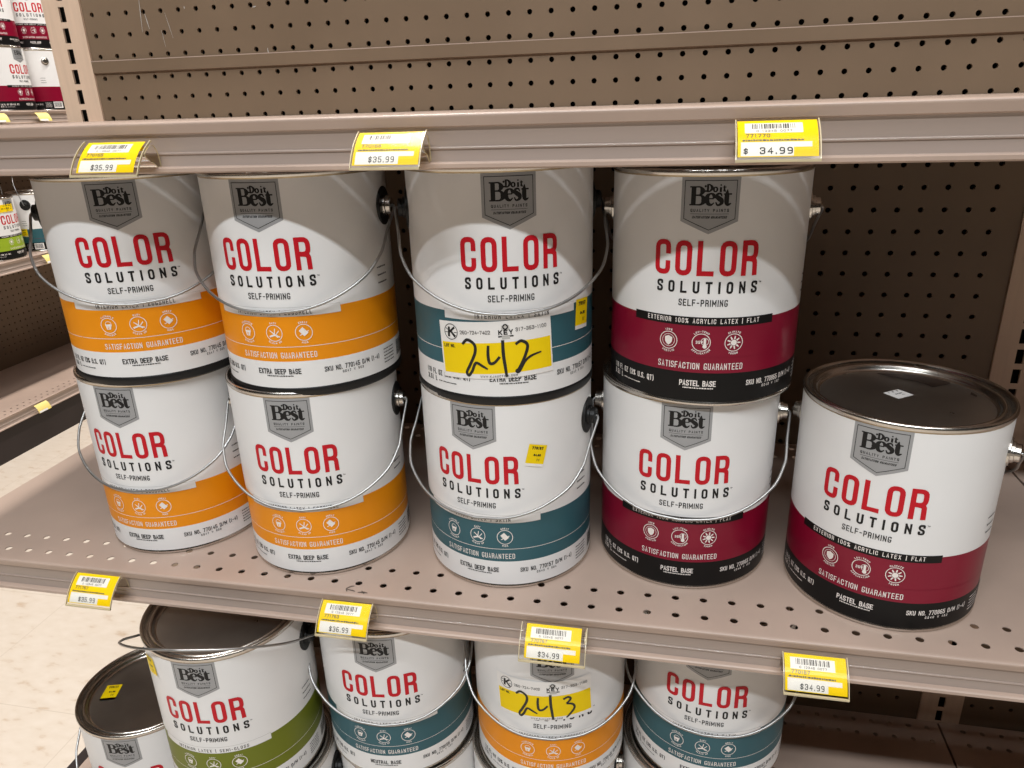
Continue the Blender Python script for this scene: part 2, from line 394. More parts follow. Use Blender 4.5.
def mesh_label(v):
    mb = MB(); f = on_can(0); n = 120
    def band(v0, v1, m):
        vs = []; fs = []
        for j in (v0, v1):
            for i in range(n): vs.append(f(CIRC * i / n, j))
        for i in range(n):
            b = (i + 1) % n; fs.append((i, b, n + b, n + i))
        mb.add(vs, fs, M[m], True)
    top = 75.5 if v['ext'] else 77.0
    band(4.6, 29.9, 'black' if v['ext'] else 'white'); band(29.9, top, v['band']); band(top, 186.2, 'white')
    k = Ink()
    if v['ext']: k.rect(-60.5, 60.8, 70.0, 77.2, 'black')
    else:
        k.rect(-61.5, 60.8, 70.8, 79.0, 'faint')
    k.build(mb, on_can(.12))
    k = Ink()
    if not v['ext']: k.rect(-61.2, 60.5, 71.1, 78.7, 'white')
    k.rect(61.0, CIRC - 62, 43.2, 43.7, 'inkwhite' if not v['ext'] else 'crimson'); k.rect(-61, 61, 43.2, 43.7, 'inkwhite' if not v['ext'] else v['band'])
    k.build(mb, on_can(.2))
    return mb.mesh('paper_label')
def mesh_badge():
    mb = MB(); k = Ink(); N = 12
    for i in range(N):
        a = -22 + 44 * i / N; b = -22 + 44 * (i + 1) / N
        lo = lambda q: 153.0 - 9.6 * (1 - abs(q) / 22)
        k.poly([(a, lo(a)), (b, lo(b)), (b, 186.0), (a, 186.0)], 'badge')
    k.build(mb, on_can(.18))
    k = Ink()
    t = .24
    cs = [(-19.4, 183.4), (19.4, 183.4), (19.4, 155.0), (0, 146.6), (-19.4, 155.0)]; bp = []
    for a, b in zip(cs, cs[1:] + cs[:1]):
        bp += [(a[0] + (b[0] - a[0]) * i / 12, a[1] + (b[1] - a[1]) * i / 12, t) for i in range(12)]
    k.stroke(bp, 'ink', True)
    serif_word(k, -15.6, 165.2, 1.03)
    stext(k, 'QUALITY PAINTS', 0, 160.2, 2.3, 1.5, .42, 'ink', width=29)
    k.rect(-14.5, 14.5, 158.6, 158.85, 'ink')
    stext(k, 'SATISFACTION GUARANTEED', 0, 155.3, 1.9, .95, .36, 'ink', width=26, slant=.3)
    k.build(mb, on_can(.3))
    return mb.mesh('brand_badge')
def mesh_title():
    mb = MB(); k = Ink()
    stext(k, 'COLOR', -.5, 110.6, 27.6, 13.2, 4.0, 'red', width=82.5)
    stext(k, 'SOLUTIONS', 1.5, 96.6, 9.6, 5.3, 1.75, 'ink', width=81.5)
    stext(k, 'TM', 44.6, 104.4, 1.3, .8, .25, 'ink')
    stext(k, 'SELF-PRIMING', -.6, 86.2, 5.5, 2.7, .76, 'ink', width=39)
    k.build(mb, on_can(.3))
    return mb.mesh('title_lettering')
def mesh_print(v):
    mb = MB(); k = Ink(); W = 'inkwhite'
    stext(k, v['kind'], 0, 72.0 if v['ext'] else 72.4, 4.0, 2.0, .56, W if v['ext'] else 'ink', width=v['kw'])
    for u in (-27.0, 0, 26.3):
        k.ring(u, 56.2, 7.3, .6, W)
    if v['ext']:
        k.poly([(-30.2, 58.8), (-27, 60.2), (-23.8, 58.8), (-24.0, 55.2), (-25.3, 53.2), (-27, 52.0), (-28.7, 53.2), (-30.0, 55.2)], W)
        k.ring(-27, 56.2, 5.2, .35, W)
        stext(k, '35', -2.6, 55.0, 2.6, 1.5, .5, W); stext(k, 'F', .9, 55.0, 2.6, 1.3, .5, W); k.ring(-.4, 57.2, .4, .25, W, 8)
        k.stroke([(2.9, 53.2, 1.0), (2.9, 59.6, 1.0)], W); k.disc(2.9, 52.9, 1.7, W); k.ring(2.9, 57, 3.0, .4, W)
        k.disc(26.3, 56.2, 2.5, W)
        for i in range(9):
            a = 2 * PI * i / 9; k.stroke([(26.3 + 2.9 * math.cos(a), 56.2 + 2.9 * math.sin(a), .7), (26.3 + 5.6 * math.cos(a), 56.2 + 5.6 * math.sin(a), .45)], W)
        arc = [('100%', 'ACRYLIC'), ('LOW-TEMP', 'APPLICATION'), ('CLIMATE', 'TOUGH')]
    else:
        k.poly([(-30, 57.6), (-24.2, 57.6), (-25.2, 52.6), (-29.2, 52.6)], W); k.ring(-27, 57.4, 2.9, .5, W); k.poly([(-28.6, 55.4), (-26.2, 55.4), (-26.8, 53.4), (-28.2, 53.4)], v['band'])
        k.stroke([(-4.6, 53.0, .8), (0, 54.6, .8), (4.9, 52.8, .5)], W); k.stroke([(-3.8, 58.6, .4), (3.4, 52.4, .6)], W); k.stroke([(0, 55, .4), (1, 60.4, .4)], W); k.stroke([(1.6, 55, .4), (4.4, 58.4, .4)], W)
        k.poly([(22.0, 57.8), (25.6, 61.0), (30.2, 55.8), (26.4, 52.6)], W); k.stroke([(22.6, 53.6, .4), (30.6, 57.6, .4)], W)
        arc = [('WASHABLE', 'DURABLE'), ('EASY', 'CLEAN UP'), ('GREAT', 'HIDE')]
    for u, (a, b) in zip((-27.0, 0, 26.3), arc):
        arctext(k, a, u, 56.2, 8.4, 1.7, W); arctext(k, b, u, 56.2, 8.4, 1.7, W, False)
    stext(k, 'SATISFACTION GUARANTEED', 0, 33.0, 5.5, 2.45, .66, W, width=70.5)
    I = W if v['ext'] else 'ink'
    stext(k, v['base'], -1, 18.2, 5.0, 2.5, .82, I, width=v['bw'])
    scribble(k, -13, 12, 16.0, 1.1, I, 3)
    stext(k, v['sku'], 40, 18.2, 4.6, 2.2, .66, I, width=57, align='l')
    stext(k, v['lot'], 56, 14.6, 2.4, 1.3, .4, I, width=21, align='l')
    stext(k, '118 FL OZ (3% U.S. QT)', -39, 17.8, 4.9, 2.2, .70, I, width=52, align='r')
    stext(k, '3.51 L', -91, 11.8, 4.6, 2.05, .78, I, align='l'); scribble(k, -74, -53, 12.6, .9, I, 5)
    for i, vv in enumerate((101, 94, 87)):
        scribble(k, 106, 121, vv, 1.6, 'ink', 7 + i)
    for i in range(5):
        scribble(k, 104, 122, 24 - i * 3.2, 1.1, I, 20 + i)
    # barcode block round the side
    k.rect(128, 156, 8, 28, 'paper'); r = random.Random(4); u = 130
    k.build(mb, on_can(.3)); k = Ink()
    while u < 153:
        a = r.uniform(.3, 1.1); k.rect(u, u + a, 11, 26, 'ink'); u += a + r.uniform(.3, .9)
    k.build(mb, on_can(.4))
    return mb.mesh('label_printing')
def mesh_ear(style, side):
    mb = MB(); pm = M['plastic'] if style != 'metal' else M['tin']; bm = M['plastic'] if style == 'black' else M['tin']
    rp = .0172 if style != 'metal' else .0125
    def cyl(prof, m, n=28):
        vs = []; fs = []
        for x, r in prof:
            for i in range(n):
                a = 2 * PI * i / n; vs.append((side * x, r * math.cos(a) * (.92 if r > .01 else 1), .154 + r * math.sin(a)))
        for j in range(len(prof) - 1):
            for i in range(n):
                a = j * n + i; b = j * n + (i + 1) % n; fs.append((a, b, b + n, a + n))
        mb.add(vs, fs, m, False)
    cyl([(.0800, rp), (.0838, rp), (.0843, rp * .93), (.0843, .009)], pm)
    cyl([(.0838, .0092), (.0866, .0090), (.0871, .0078), (.0908, .0076), (.0914, .0066), (.0914, .0022), (.0900, .0020), (.0900, .0)], bm)
    return mb.mesh('handle_ear')
BAIL = [(.0885, 0), (.0920, 0), (.0932, .0012), (.0937, .0045), (.0928, .014), (.0914, .030), (.0908, .044), (.0890, .055), (.0800, .0765), (.0580, .0985), (.0310, .1120), (0, .1165)]
_bail = {}
def mesh_bail(deg):
    if deg in _bail: return _bail[deg]
    pts = catmull(BAIL, 5); pts = pts + [(-x, d) for x, d in reversed(pts[:-1])]
    a = math.radians(deg); mb = MB()
    mb.tube([(x, -d * math.cos(a), .154 - d * math.sin(a)) for x, d in pts], .0013, M['wire'], 8)
    _bail[deg] = mb.mesh('bail_handle'); return _bail[deg]
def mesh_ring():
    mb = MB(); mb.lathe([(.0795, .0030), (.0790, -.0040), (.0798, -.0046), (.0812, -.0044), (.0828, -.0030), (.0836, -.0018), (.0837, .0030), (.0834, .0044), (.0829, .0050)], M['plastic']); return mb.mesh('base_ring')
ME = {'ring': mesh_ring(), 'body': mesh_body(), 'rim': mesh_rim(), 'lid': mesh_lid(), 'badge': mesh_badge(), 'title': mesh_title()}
ME_L = {k: mesh_label(v) for k, v in VAR.items()}; ME_P = {k: mesh_print(v) for k, v in VAR.items()}
ME_E = {(s, d): mesh_ear(s, d) for s in ('silver', 'black', 'metal') for d in (-1, 1)}
EARS = {'orange': 'silver', 'teal': 'black', 'teal_neutral': 'black', 'crimson': 'metal', 'green': 'black', 'lime_ext': 'black', 'teal_ext': 'black'}
def paint_can(var, x, y, z, ang, label, group, bail=42, ears=None, ring=False, sz=1.0):
    t = thing('paint_can', label, 'paint can', (x, y, z), math.radians(ang), group)
    t.scale = (1, 1, sz)
    obj('can_body', ME['body'], t)
    pl = obj('paper_label', ME_L[var], t)
    obj('brand_badge', ME['badge'], pl); obj('title_lettering', ME['title'], pl); obj('label_printing', ME_P[var], pl)
    obj('rim', ME['rim'], t); obj('lid', ME['lid'], t)
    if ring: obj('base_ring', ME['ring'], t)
    for d in (-1, 1): obj('handle_ear', ME_E[(ears or EARS[var], d)], t)
    if bail is not None: obj('bail_handle', mesh_bail(bail), t)
    return t
def price_sticker(t, u, v, w, h, rot, off=.7, name='price_sticker', num='770157', flat=None, white_end=True, m='yellow'):
    """small yellow price sticker bent onto the can wall (or laid flat when flat is a height)"""
    k = Ink(); c, s = math.cos(math.radians(rot)), math.sin(math.radians(rot))
    def rect(a0, a1, b0, b1, mm):
        n = 4
        for i in range(n):
            p = a0 + (a1 - a0) * i / n; q = a0 + (a1 - a0) * (i + 1) / n
            k.poly([T(p, b0), T(q, b0), T(q, b1), T(p, b1)], mm)
    def T(a, b): return (u + a * c - b * s, v + a * s + b * c)
    rect(-w / 2, w / 2, -h / 2, h / 2, m)
    if white_end: rect(-w / 2, w / 2, -h / 2, -h / 2 + h * .13, 'paper')
    mb = MB(); surf = (lambda o: on_can(o)) if flat is None else (lambda o: (lambda a, b: (a / K, b / K, flat + o / K)))
    k.build(mb, surf(off)); k = Ink()
    F = lambda a, b, hw: (*T(a, b), hw)
    stext(k, num, 0, h * .28, h * .13, w * .09, h * .035, 'ink', width=w * .62, fn=F)
    stext(k, '34.99', w * .05, -h * .02, h * .10, w * .08, h * .03, 'ink', width=w * .4, fn=F)
    stext(k, '11', w * .15, -h * .24, h * .11, w * .08, h * .03, 'ink', fn=F)
    k.build(mb, surf(off + .12))
    return obj(name, mb, t)
def lot_sticker(t, u, v, rot, digits):
    W, H = 101.0, 49.0; c, s = math.cos(math.radians(rot)), math.sin(math.radians(rot))
    T = lambda a, b: (u + a * c - b * s, v + a * s + b * c); F = lambda a, b, hw: (*T(a, b), hw)
    k = Ink()
    def rect(a0, a1, b0, b1, mm, n=20):
        for i in range(n):
            p = a0 + (a1 - a0) * i / n; q = a0 + (a1 - a0) * (i + 1) / n
            k.poly([T(p, b0), T(q, b0), T(q, b1), T(p, b1)], mm)
    rect(-W / 2, W / 2, -H / 2, H / 2, 'paper')
    mb = MB(); k.build(mb, on_can(.7)); k = Ink()
    rect(-W / 2 + 1.5, W / 2 - 1.2, -H / 2 + 4.2, -H / 2 + 31.0, 'yellow')
    k.build(mb, on_can(.78)); root = obj('lot_sticker', mb, t)
    mb = MB(); k = Ink()
    cy = H / 2 - 9.0
    # circled K
    cx = -W / 2 + 12
    k.ring(*T(cx, cy), 6.6, .6, 'ink')
    for p in ([(cx - 2.4, cy - 4.2, 1.1), (cx - 1.6, cy + 4.2, 1.1)], [(cx + 4.0, cy + 4.0, .9), (cx - 1.2, cy - .2, .9)], [(cx - .3, cy + .8, .9), (cx + 4.0, cy - 4.2, 1.1)],
              [(cx - 6, cy - .6, .3), (cx + 6, cy - .6, .3)], [(cx - 5, cy + 3, .3), (cx + 5, cy - 3.6, .3)]):
        k.stroke([F(*q) for q in p], 'ink')
    kx = 10.5
    k.build(mb, on_can(.86)); obj('ring_logo', mb, root); mb = MB(); k = Ink()
    for i in range(4):
        a, b = kx - 3.4 + 1.7 * i, kx - 1.7 + 1.7 * i
        k.poly([T(a, cy + 1.2), T(b, cy + 1.2), T(b, cy + 5.2), T(a, cy + 5.2)], 'faint'); k.poly([T(a, cy - 6.4), T(b, cy - 6.4), T(b, cy - 3.6), T(a, cy - 3.6)], 'faint')
    k.build(mb, on_can(.86)); k = Ink(); k.ring(*T(kx, cy + 4.0), 1.9, 1.1, 'ink')
    stext(k, 'KEY', kx, cy - 2.6, 4.2, 3.4, 1.0, 'ink', width=12.4, fn=F)
    k.stroke([F(kx - 6.4, cy - 4.0, .6), F(kx + 6.4, cy - 4.0, .6)], 'ink')
    k.build(mb, on_can(.95)); obj('key_logo', mb, root)
    for nm, a in (('phone_number', ('260-724-7402', -W / 2 + 21, cy - 1.6, 3.2, 2.0, .5, 'grey', 27, None, 'l')), ('phone_number', ('317-353-1100', W / 2 - 4.5, cy - .6, 3.2, 2.0, .5, 'grey', 27, None, 'r')),
                  ('lot_heading', ('LOT NO.', -W / 2 + 3.5, 2.0, 2.8, 1.7, .6, 'ink', 11.5, None, 'l')), ('web_address', ('WWW.KJAUCTION.COM', 2, -H / 2 + 1.0, 2.0, 1.4, .35, 'grey', 32, None, 'c'))):
        mb = MB(); k = Ink(); stext(k, *a, fn=F); k.build(mb, on_can(.95)); obj(nm, mb, root)
    mb = MB(); k = Ink()
    two = [(-22, 15, 1.0), (-17, 19, 1.15), (-11, 15, 1.2), (-11, 8, 1.2), (-16, -2, 1.15), (-20, -9, 1.1), (-18.5, -12, 1.1), (-15, -8, 1.1), (-11, -1, 1.1), (-5, -4, 1.0), (-1, -6.5, .6)]
    four = [[(1, 14, 1.0), (.2, 6, 1.2), (1, -1, 1.2), (5, -1, 1.1), (10, 4, 1.0)], [(13.5, 18, 1.2), (13.2, 6, 1.3), (14, -6, 1.2), (14.6, -14, 1.0)]]
    two2 = [(24, 13.5, 1.0), (29, 16, 1.15), (34, 12, 1.2), (32, 4, 1.2), (26, -7, 1.15), (23.5, -9.5, 1.3), (25.5, -10, 1.1), (31, -2, 1.0), (37, 2, .9), (46, 4, .6)]
    three = [[(26, 11, 1.0), (31, 13, 1.1), (33.5, 10, 1.1), (29, 5, 1.0)], [(29, 5, 1.0), (35, 3, 1.1), (37, -2, 1.1), (33, -8, 1.1), (28, -13, .8)]]
    strokes = [two] + four + ([two2] if digits == '242' else three)
    for q in strokes:
        k.stroke([F(a - 6, b - 9.5, hw * 1.1) for a, b, hw in catmull(q, 5)], 'marker')
    k.build(mb, on_can(1.05)); obj('marker_number', mb, root)
    return root

ZD = -0.4384                 # deck of the bottom shelf
HS = 0.1905                  # stacking height of a can
g1 = 'paint cans on the middle shelf'; g2 = 'paint cans on the bottom shelf'; g3 = 'paint cans across the side aisle'
paint_can('orange', .1624, .0971, 0, .9, 'orange-banded eggshell paint can, lower can of the leftmost stack on the middle shelf', g1, 43, sz=1.021)
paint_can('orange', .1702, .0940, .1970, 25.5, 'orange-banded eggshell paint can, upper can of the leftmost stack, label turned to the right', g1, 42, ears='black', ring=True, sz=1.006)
paint_can('orange', .3425, .0862, 0, 7.9, 'orange-banded eggshell paint can, lower can of the second stack, beside the teal stack', g1, 44, sz=1.030)
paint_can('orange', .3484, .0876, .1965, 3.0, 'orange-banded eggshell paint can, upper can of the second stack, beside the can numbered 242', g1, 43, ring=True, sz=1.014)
c = paint_can('teal', .5405, .0963, 0, -10.0, 'teal-banded satin paint can with small yellow sticker beside the red word, under can numbered 242', g1, 41, sz=1.022)
price_sticker(c, (29.7 + 10) * 1.447, 136.6, 17.5, 21, -14, name='price_sticker')
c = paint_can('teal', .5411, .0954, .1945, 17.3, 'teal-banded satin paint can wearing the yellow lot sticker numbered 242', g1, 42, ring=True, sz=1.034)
lot_sticker(c, -11.2 * 1.447, 45.8, 2.7, '242')
price_sticker(c, (67.5 - 17.3) * 1.447, 65.5, 20, 26, -4, name='price_sticker', num='770157')
paint_can('crimson', .7170, .1225, 0, -3.2, 'crimson-banded exterior flat paint can, lower can of the crimson stack, wire handle hanging in front', g1, 42, sz=1.017)
paint_can('crimson', .7241, .1155, .1910, -2.7, 'crimson-banded exterior flat paint can, upper can of the crimson stack under the upper shelf', g1, 180 - 40, sz=1.016)
c = paint_can('crimson', .8995, .0900, 0, -25.5, 'single crimson-banded paint can with its lid showing, rightmost on the middle shelf', g1, 180 - 38, sz=1.008)
price_sticker(c, -3, 8, 19, 16, 36, off=.25, name='lid_sticker', num='182', flat=.1837, white_end=False, m='paper').rotation_euler = (0, 0, math.radians(25.5))
mb = MB(); k = Ink()
k.poly([(q[0], q[1]) for q in catmull([(-8, 62), (6, 62.5), (27, 60), (45, 49), (50, 41), (40, 34), (31, 29), (27, 36), (14, 47), (0, 55), (-8, 60)], 4)], 'stain')
k.poly([(57, 14), (60, 8), (62, 12), (60, 20)], 'stain')
k.build(mb, lambda a, b: (a / K, b / K, .1840)); o = obj('paint_stain', mb, c); o.rotation_euler = (0, 0, math.radians(25.5)); o['label'] = 'dark dried paint stain'
# bottom shelf
c = paint_can('green', .2417, .0143, ZD + HS, 8.4, 'green-banded semi-gloss paint can with raised wire handle under the middle shelf', g2, -32)
price_sticker(c, (-31.5 - 8.4) * 1.447, 166, 18, 22, 8, name='price_sticker', num='770171')
paint_can('green', .2525, .0150, ZD, 10, 'paint can directly beneath the green-banded can with the raised handle', g2, 60)
paint_can('teal_neutral', .4055, .0775, ZD + HS, 6.9, 'teal-banded neutral base paint can between the green-banded can and the can numbered 243', g2, 42)
paint_can('teal_neutral', .4110, .0775, ZD, 9, 'paint can directly beneath the teal-banded neutral base can', g2, 70)
c = paint_can('orange', .5810, .0890, ZD + HS, 10.8, 'orange-banded paint can wearing the yellow lot sticker numbered 243, on the bottom shelf', g2, 43)
lot_sticker(c, -6.5 * 1.447, 122.5, 3.0, '243')
paint_can('orange', .5735, .0860, ZD, 4, 'paint can directly beneath the can numbered 243', g2, 70)
paint_can('teal', .7565, .1215, ZD + HS, -6.1, 'teal-banded satin paint can at the right end of the bottom row, beside the bare deck', g2, 43)
paint_can('teal', .7470, .1160, ZD, -9, 'paint can directly beneath the rightmost teal-banded can of the bottom row', g2, 70)
c = paint_can('green', .0620, .0735, ZD, 11.3, 'lone paint can low at the left end of the bottom deck, yellow sticker on lid', g2, 42)
price_sticker(c, -47.2, -12.7, 19, 26, 17, off=.25, name='lid_sticker', num='770171', flat=.1837).rotation_euler = (0, 0, math.radians(-11.3))

# ------------------------------------------------------------------ shelving
def hole_cell(mb, cx, cy, w, h, r, m, plane, thick):
    """rectangular cell with a round hole; plane(u, v, d) places it"""
    n = 16; vs = []; fs = []
    for i in range(n):
        a = 2 * PI * (i + .5) / n; ca, sa = math.cos(a), math.sin(a)
        k = 1 / max(abs(ca) / (w / 2), abs(sa) / (h / 2))
        vs.append(plane(cx + ca * k, cy + sa * k, 0)); 
    # corners need exact squares: snap
    vs = []
    for i in range(n):
        a = 2 * PI * i / n + PI / 4; ca, sa = math.cos(a), math.sin(a); k = 1 / max(abs(ca), abs(sa))
        vs.append(plane(cx + ca * k * w / 2, cy + sa * k * h / 2, 0))
    for i in range(n):
        a = 2 * PI * i / n + PI / 4; vs.append(plane(cx + r * math.cos(a), cy + r * math.sin(a), 0))
    for i in range(n):
        a = 2 * PI * i / n + PI / 4; vs.append(plane(cx + r * math.cos(a), cy + r * math.sin(a), thick))
    for i in range(n):
        b = (i + 1) % n; fs.append((i, b, n + b, n + i)); fs.append((n + i, n + b, 2 * n + b, 2 * n + i))
    mb.add(vs, fs, m)
def quad(mb, u0, u1, v0, v1, m, plane):
    mb.add([plane(u0, v0, 0), plane(u1, v0, 0), plane(u1, v1, 0), plane(u0, v1, 0)], [(0, 1, 2, 3)], m)
def metal_shelf(loc, rotz, W, D, hx0, label, group, holes=True, thick_lip=True, back_rows=(.3617, .3871)):
    """local: x along, y back from the front nose, z=0 the top face"""
    t = thing('metal_shelf', label, 'shelf', loc, rotz, group)
    mb = MB(); P = lambda u, v, d: (u, v, -d)
    rows = [.0197, .0451] + [b for b in back_rows if b < D - .013]; v = .0035; c = IN
    n = int((W - hx0 - c / 2) / c) + 1
    xa = hx0 - c / 2; xb = xa + n * c
    for r in rows:
        v0, v1 = r - c / 2, r + c / 2
        if v0 > v + 1e-5: quad(mb, 0, W, v, v0, M['shelf'], P)
        quad(mb, 0, xa, v0, v1, M['shelf'], P); quad(mb, xb, W, v0, v1, M['shelf'], P)
        for i in range(n): hole_cell(mb, hx0 + i * c, r, c, c, .0035, M['shelf'], P, .0009)
        v = v1
    quad(mb, 0, W, v, D, M['shelf'], P)
    obj('shelf_plate', mb, t)
    mb = MB()      # rolled nose, recessed channel, bottom bead
    prof = [(.0035, 0), (.0012, -.0002), (.0003, -.0008), (0, -.0018), (.0003, -.0028)]
    mb.extrude_x(prof, 0, W, M['shelf'], True)
    mb.extrude_x([(.0003, -.0028), (.0022, -.0086), (.0045, -.0096)], 0, W, M['shelf'])
    mb.extrude_x([(.0045, -.0096), (.0052, -.0110), (.0056, -.0290), (.0048, -.0332)], 0, W, M['channel'], True)
    mb.extrude_x([(.0048, -.0332), (.0010, -.0336), (-.0002, -.0345), (-.0002, -.0372), (.0010, -.0384), (.0060, -.0386), (.0300, -.0386), (.0300, -.0370)], 0, W, M['shelf'], False)
    mb.extrude_x([(.0056 - .0012 * math.sin(PI * i / 10), -.0226 - .0012 * (1 - math.cos(PI * i / 10))) for i in range(11)], .002, W - .002, M['gloss'], True)  # glossy bead added to catch a highlight line along the channel
    obj('price_channel', mb, t)
    mb = MB()
    for x in (0, W - .0015): mb.box(x, x + .0015, .004, D, -.045, -.0003, M['shelf'])
    mb.box(0, W, D - .0015, D, -.045, -.0003, M['shelf'])
    obj('side_flange', mb, t)
    return t
def pegboard(loc, rotz, W, z0, z1, hx0, rows, label, group):
    t = thing('pegboard_panel', label, 'pegboard', loc, rotz, group); mb = MB(); P = lambda u, v, d: (u, d, v); c = IN
    n = int((W - hx0 - c / 2) / c) + 1; xa = hx0 - c / 2; xb = xa + n * c; v = z0
    for r in rows:
        v0, v1 = r - c / 2, r + c / 2
        if v0 < v - 1e-4 or v1 > z1 + 1e-4: continue
        if v0 > v + 1e-5: quad(mb, 0, W, v, v0, M['peg'], P)
        quad(mb, 0, xa, v0, v1, M['peg'], P); quad(mb, xb, W, v0, v1, M['peg'], P)
        for i in range(n): hole_cell(mb, hx0 + i * c, r, c, c, .0031, M['peg'], P, .004)
        v = v1
    quad(mb, 0, W, v, z1, M['peg'], P)
    obj('perforated_face', mb, t)
    mb = MB(); mb.box(0, W, .022, .026, z0, z1, M['dark']); obj('cavity_shade_sheet', mb, t)  # dark sheet painted as the shade of the cavity behind the holes
    return t
def upright(loc, rotz, z0, z1, label, group, zs0):
    t = thing('slotted_upright', label, 'shelf post', loc, rotz, group); mb = MB(); w = .0282
    P = lambda u, v, d: (u, d, v)
    quad(mb, -w, -.0045, z0, z1, M['upright'], P); quad(mb, .0045, w, z0, z1, M['upright'], P)
    z = z0; k = zs0
    while k - IN > z0: k -= IN
    while k < z1 - .01:
        if k - .009 > z: quad(mb, -.0045, .0045, z, k - .009, M['upright'], P)
        for q in (-.0045, .0045):
            mb.add([(q, 0, k - .009), (q, .003, k - .009), (q, .003, k + .009), (q, 0, k + .009)], [(0, 1, 2, 3)], M['upright'])
        z = k + .009; k += IN
    quad(mb, -.0045, .0045, z, z1, M['upright'], P)
    for q in (-1, 1): mb.add([(q * w, 0, z0), (q * w, .05, z0), (q * w, .05, z1), (q * w, 0, z1)], [(0, 1, 2, 3)], M['upright'])
    obj('slotted_face', mb, t)
    mb = MB(); mb.box(-w + .001, w - .001, .02, .05, z0, z1, M['dark']); obj('hollow_shade_core', mb, t)  # dark fill painted as the shade inside the hollow post
    return t
def rail(x0, x1, y, z0, z1, loc, rotz, label, group):
    t = thing('divider_rail', label, 'rail', loc, rotz, group); mb = MB()
    mb.extrude_x([(y + .012, z1), (y - .001, z1), (y - .0022, z1 - .001), (y - .0022, z0 + .001), (y - .001, z0), (y + .012, z0)], x0, x1, M['peg'])
    mb.extrude_x([(y - .0023, z1 - .0002), (y - .0023, z1 - .0012)], x0, x1, M['shelf'])  # lighter strip paints the lit top edge of the rail
    obj('rail_face', mb, t); return t
YP = .3845; YN = -.0197; YU = -.0300; ZF = -.590
GS = 'shelving of the nearest bay'; GN = 'shelving of the next bay to the right'; GB = 'shelving across the side aisle'
XL = -.1050; BW = 1.2192
zs = [.48501 - i * IN for i in range(60)]
# the bay in front of the camera
metal_shelf((XL, YU, .4316), 0, BW - .002, .4123, .0288, 'upper taupe metal shelf, empty, with three yellow price tags on its lip', GS)
mid_shelf = metal_shelf((XL, YN, 0), 0, BW - .002, .402, .0288, 'middle taupe metal shelf holding the orange, teal and crimson paint cans', GS)
deck = metal_shelf((XL - .016, -.120, ZD), 0, BW + .014, .5025, .0485, 'bottom deck of taupe metal carrying the lowest paint cans', GS, back_rows=(.4625, .4879))
lo = sorted([z for z in zs if -.42 < z < .485 + .001] )
pegboard((XL + .0282, YP, 0), 0, BW - .0564, ZF + .1, .4990, .0134, lo, 'brown pegboard panel in the shade behind the stacked paint cans', GS)
upper_peg = pegboard((XL + .0282, YP, 0), 0, BW - .0564, .4990, .98, .0134, [.51194 + i * IN for i in range(18)], 'bright brown pegboard panel above the upper shelf', GS)
for x, z, dx, dz, h in ((88, 585, -4, -46, .5), (92, 560, 3, -18, .7), (121, 560, 6, -30, .35), (112, 540, 2, -20, .3), (258, 513, .5, -9, .7), (245, 560, 5, 1, .9), (150, 566, .4, -3, .8)):
    mb = MB(); k = Ink(); k.stroke([(x, z, h * .3), (x + dx * .5, z + dz * .5, h * .8), (x + dx, z + dz, h * .3)], 'faint')
    k.build(mb, lambda a, b: (a / K, -.0006, b / K)); o = obj('scratch_mark', mb, upper_peg); o['label'] = 'pale scratch on the painted face'

rail(XL + .0282, XL + BW - .0282, YP - .001, .4912, .5074, (0, 0, 0), 0, 'flat brown rail joining two pegboard panels above the upper shelf', GS)
upright((XL, YP - .003, 0), 0, ZF, 1.15, 'tan slotted steel upright at the left end of the pegboard', GS, .4632)
upright((XL + BW, YP - .003, 0), 0, ZF, 1.15, 'tan slotted steel upright at the right behind the single crimson can', GS, .4632)
mb = MB(); mb.box(-.003, .013, -.002, .50, -.044, .0012, M['kick']); o = obj('edge_trim', mb, deck); o['label'] = 'dark end trim of the deck'
def kick(loc, rotz, W, label, group):
    t = thing('kick_plate', label, 'kick plate', loc, rotz, group); mb = MB()
    mb.box(0, W, .012, .016, ZF - ZD + .0, -.0386, M['kick']); mb.box(0, .003, .016, .48, ZF - ZD, -.0460, M['kick']); mb.box(W - .003, W, .016, .48, ZF - ZD, -.0460, M['kick'])
    obj('kick_panel', mb, t); return t
kick((XL - .016, -.120, ZD), 0, BW + .014, 'dark kick plate under the bottom deck of paint cans', GS)
mb = MB(); k = Ink()
for q in ([(0, 0, .5), (-2, 4, .8), (1, 8, .9), (4, 9, .6)], [(-1, 3, .6), (5, 2, .9), (8, 1, .5)], [(11, 0, .5), (16, 1, 1.1), (21, .5, .5)], [(14, 3, .4), (18, -1, .5)]):
    k.stroke([(a, b, c) for a, b, c in catmull(q, 4)], 'scuff')
k.build(mb, lambda a, b: (.505 + a / K, .0052 + b / K, .0003)); o = obj('scuff_mark', mb, mid_shelf); o['label'] = 'dark scuff near the front edge'
# the next bay to the right
metal_shelf((XL + BW + .001, YU, .4316), 0, BW - .002, .4123, .0288, 'upper taupe metal shelf of the next bay, past the right upright', GN)
metal_shelf((XL + BW + .001, YN, 0), 0, BW - .002, .402, .0288, 'middle taupe metal shelf of the next bay, past the single crimson can', GN)
metal_shelf((XL + BW + .001, -.120, ZD), 0, BW - .002, .5025, .0288, 'bottom deck of the next bay, right of the seam in the bare deck', GN, back_rows=(.4625, .4879))
kick((XL + BW + .001, -.120, ZD), 0, BW - .002, 'dark kick plate under the bottom deck of the next bay', GN)
pegboard((XL + BW + .0282, YP, 0), 0, BW - .0564, ZF + .1, .98, .0134, lo + [.51194 + i * IN for i in range(18)], 'brown pegboard panel of the next bay, right of the right upright', GN)

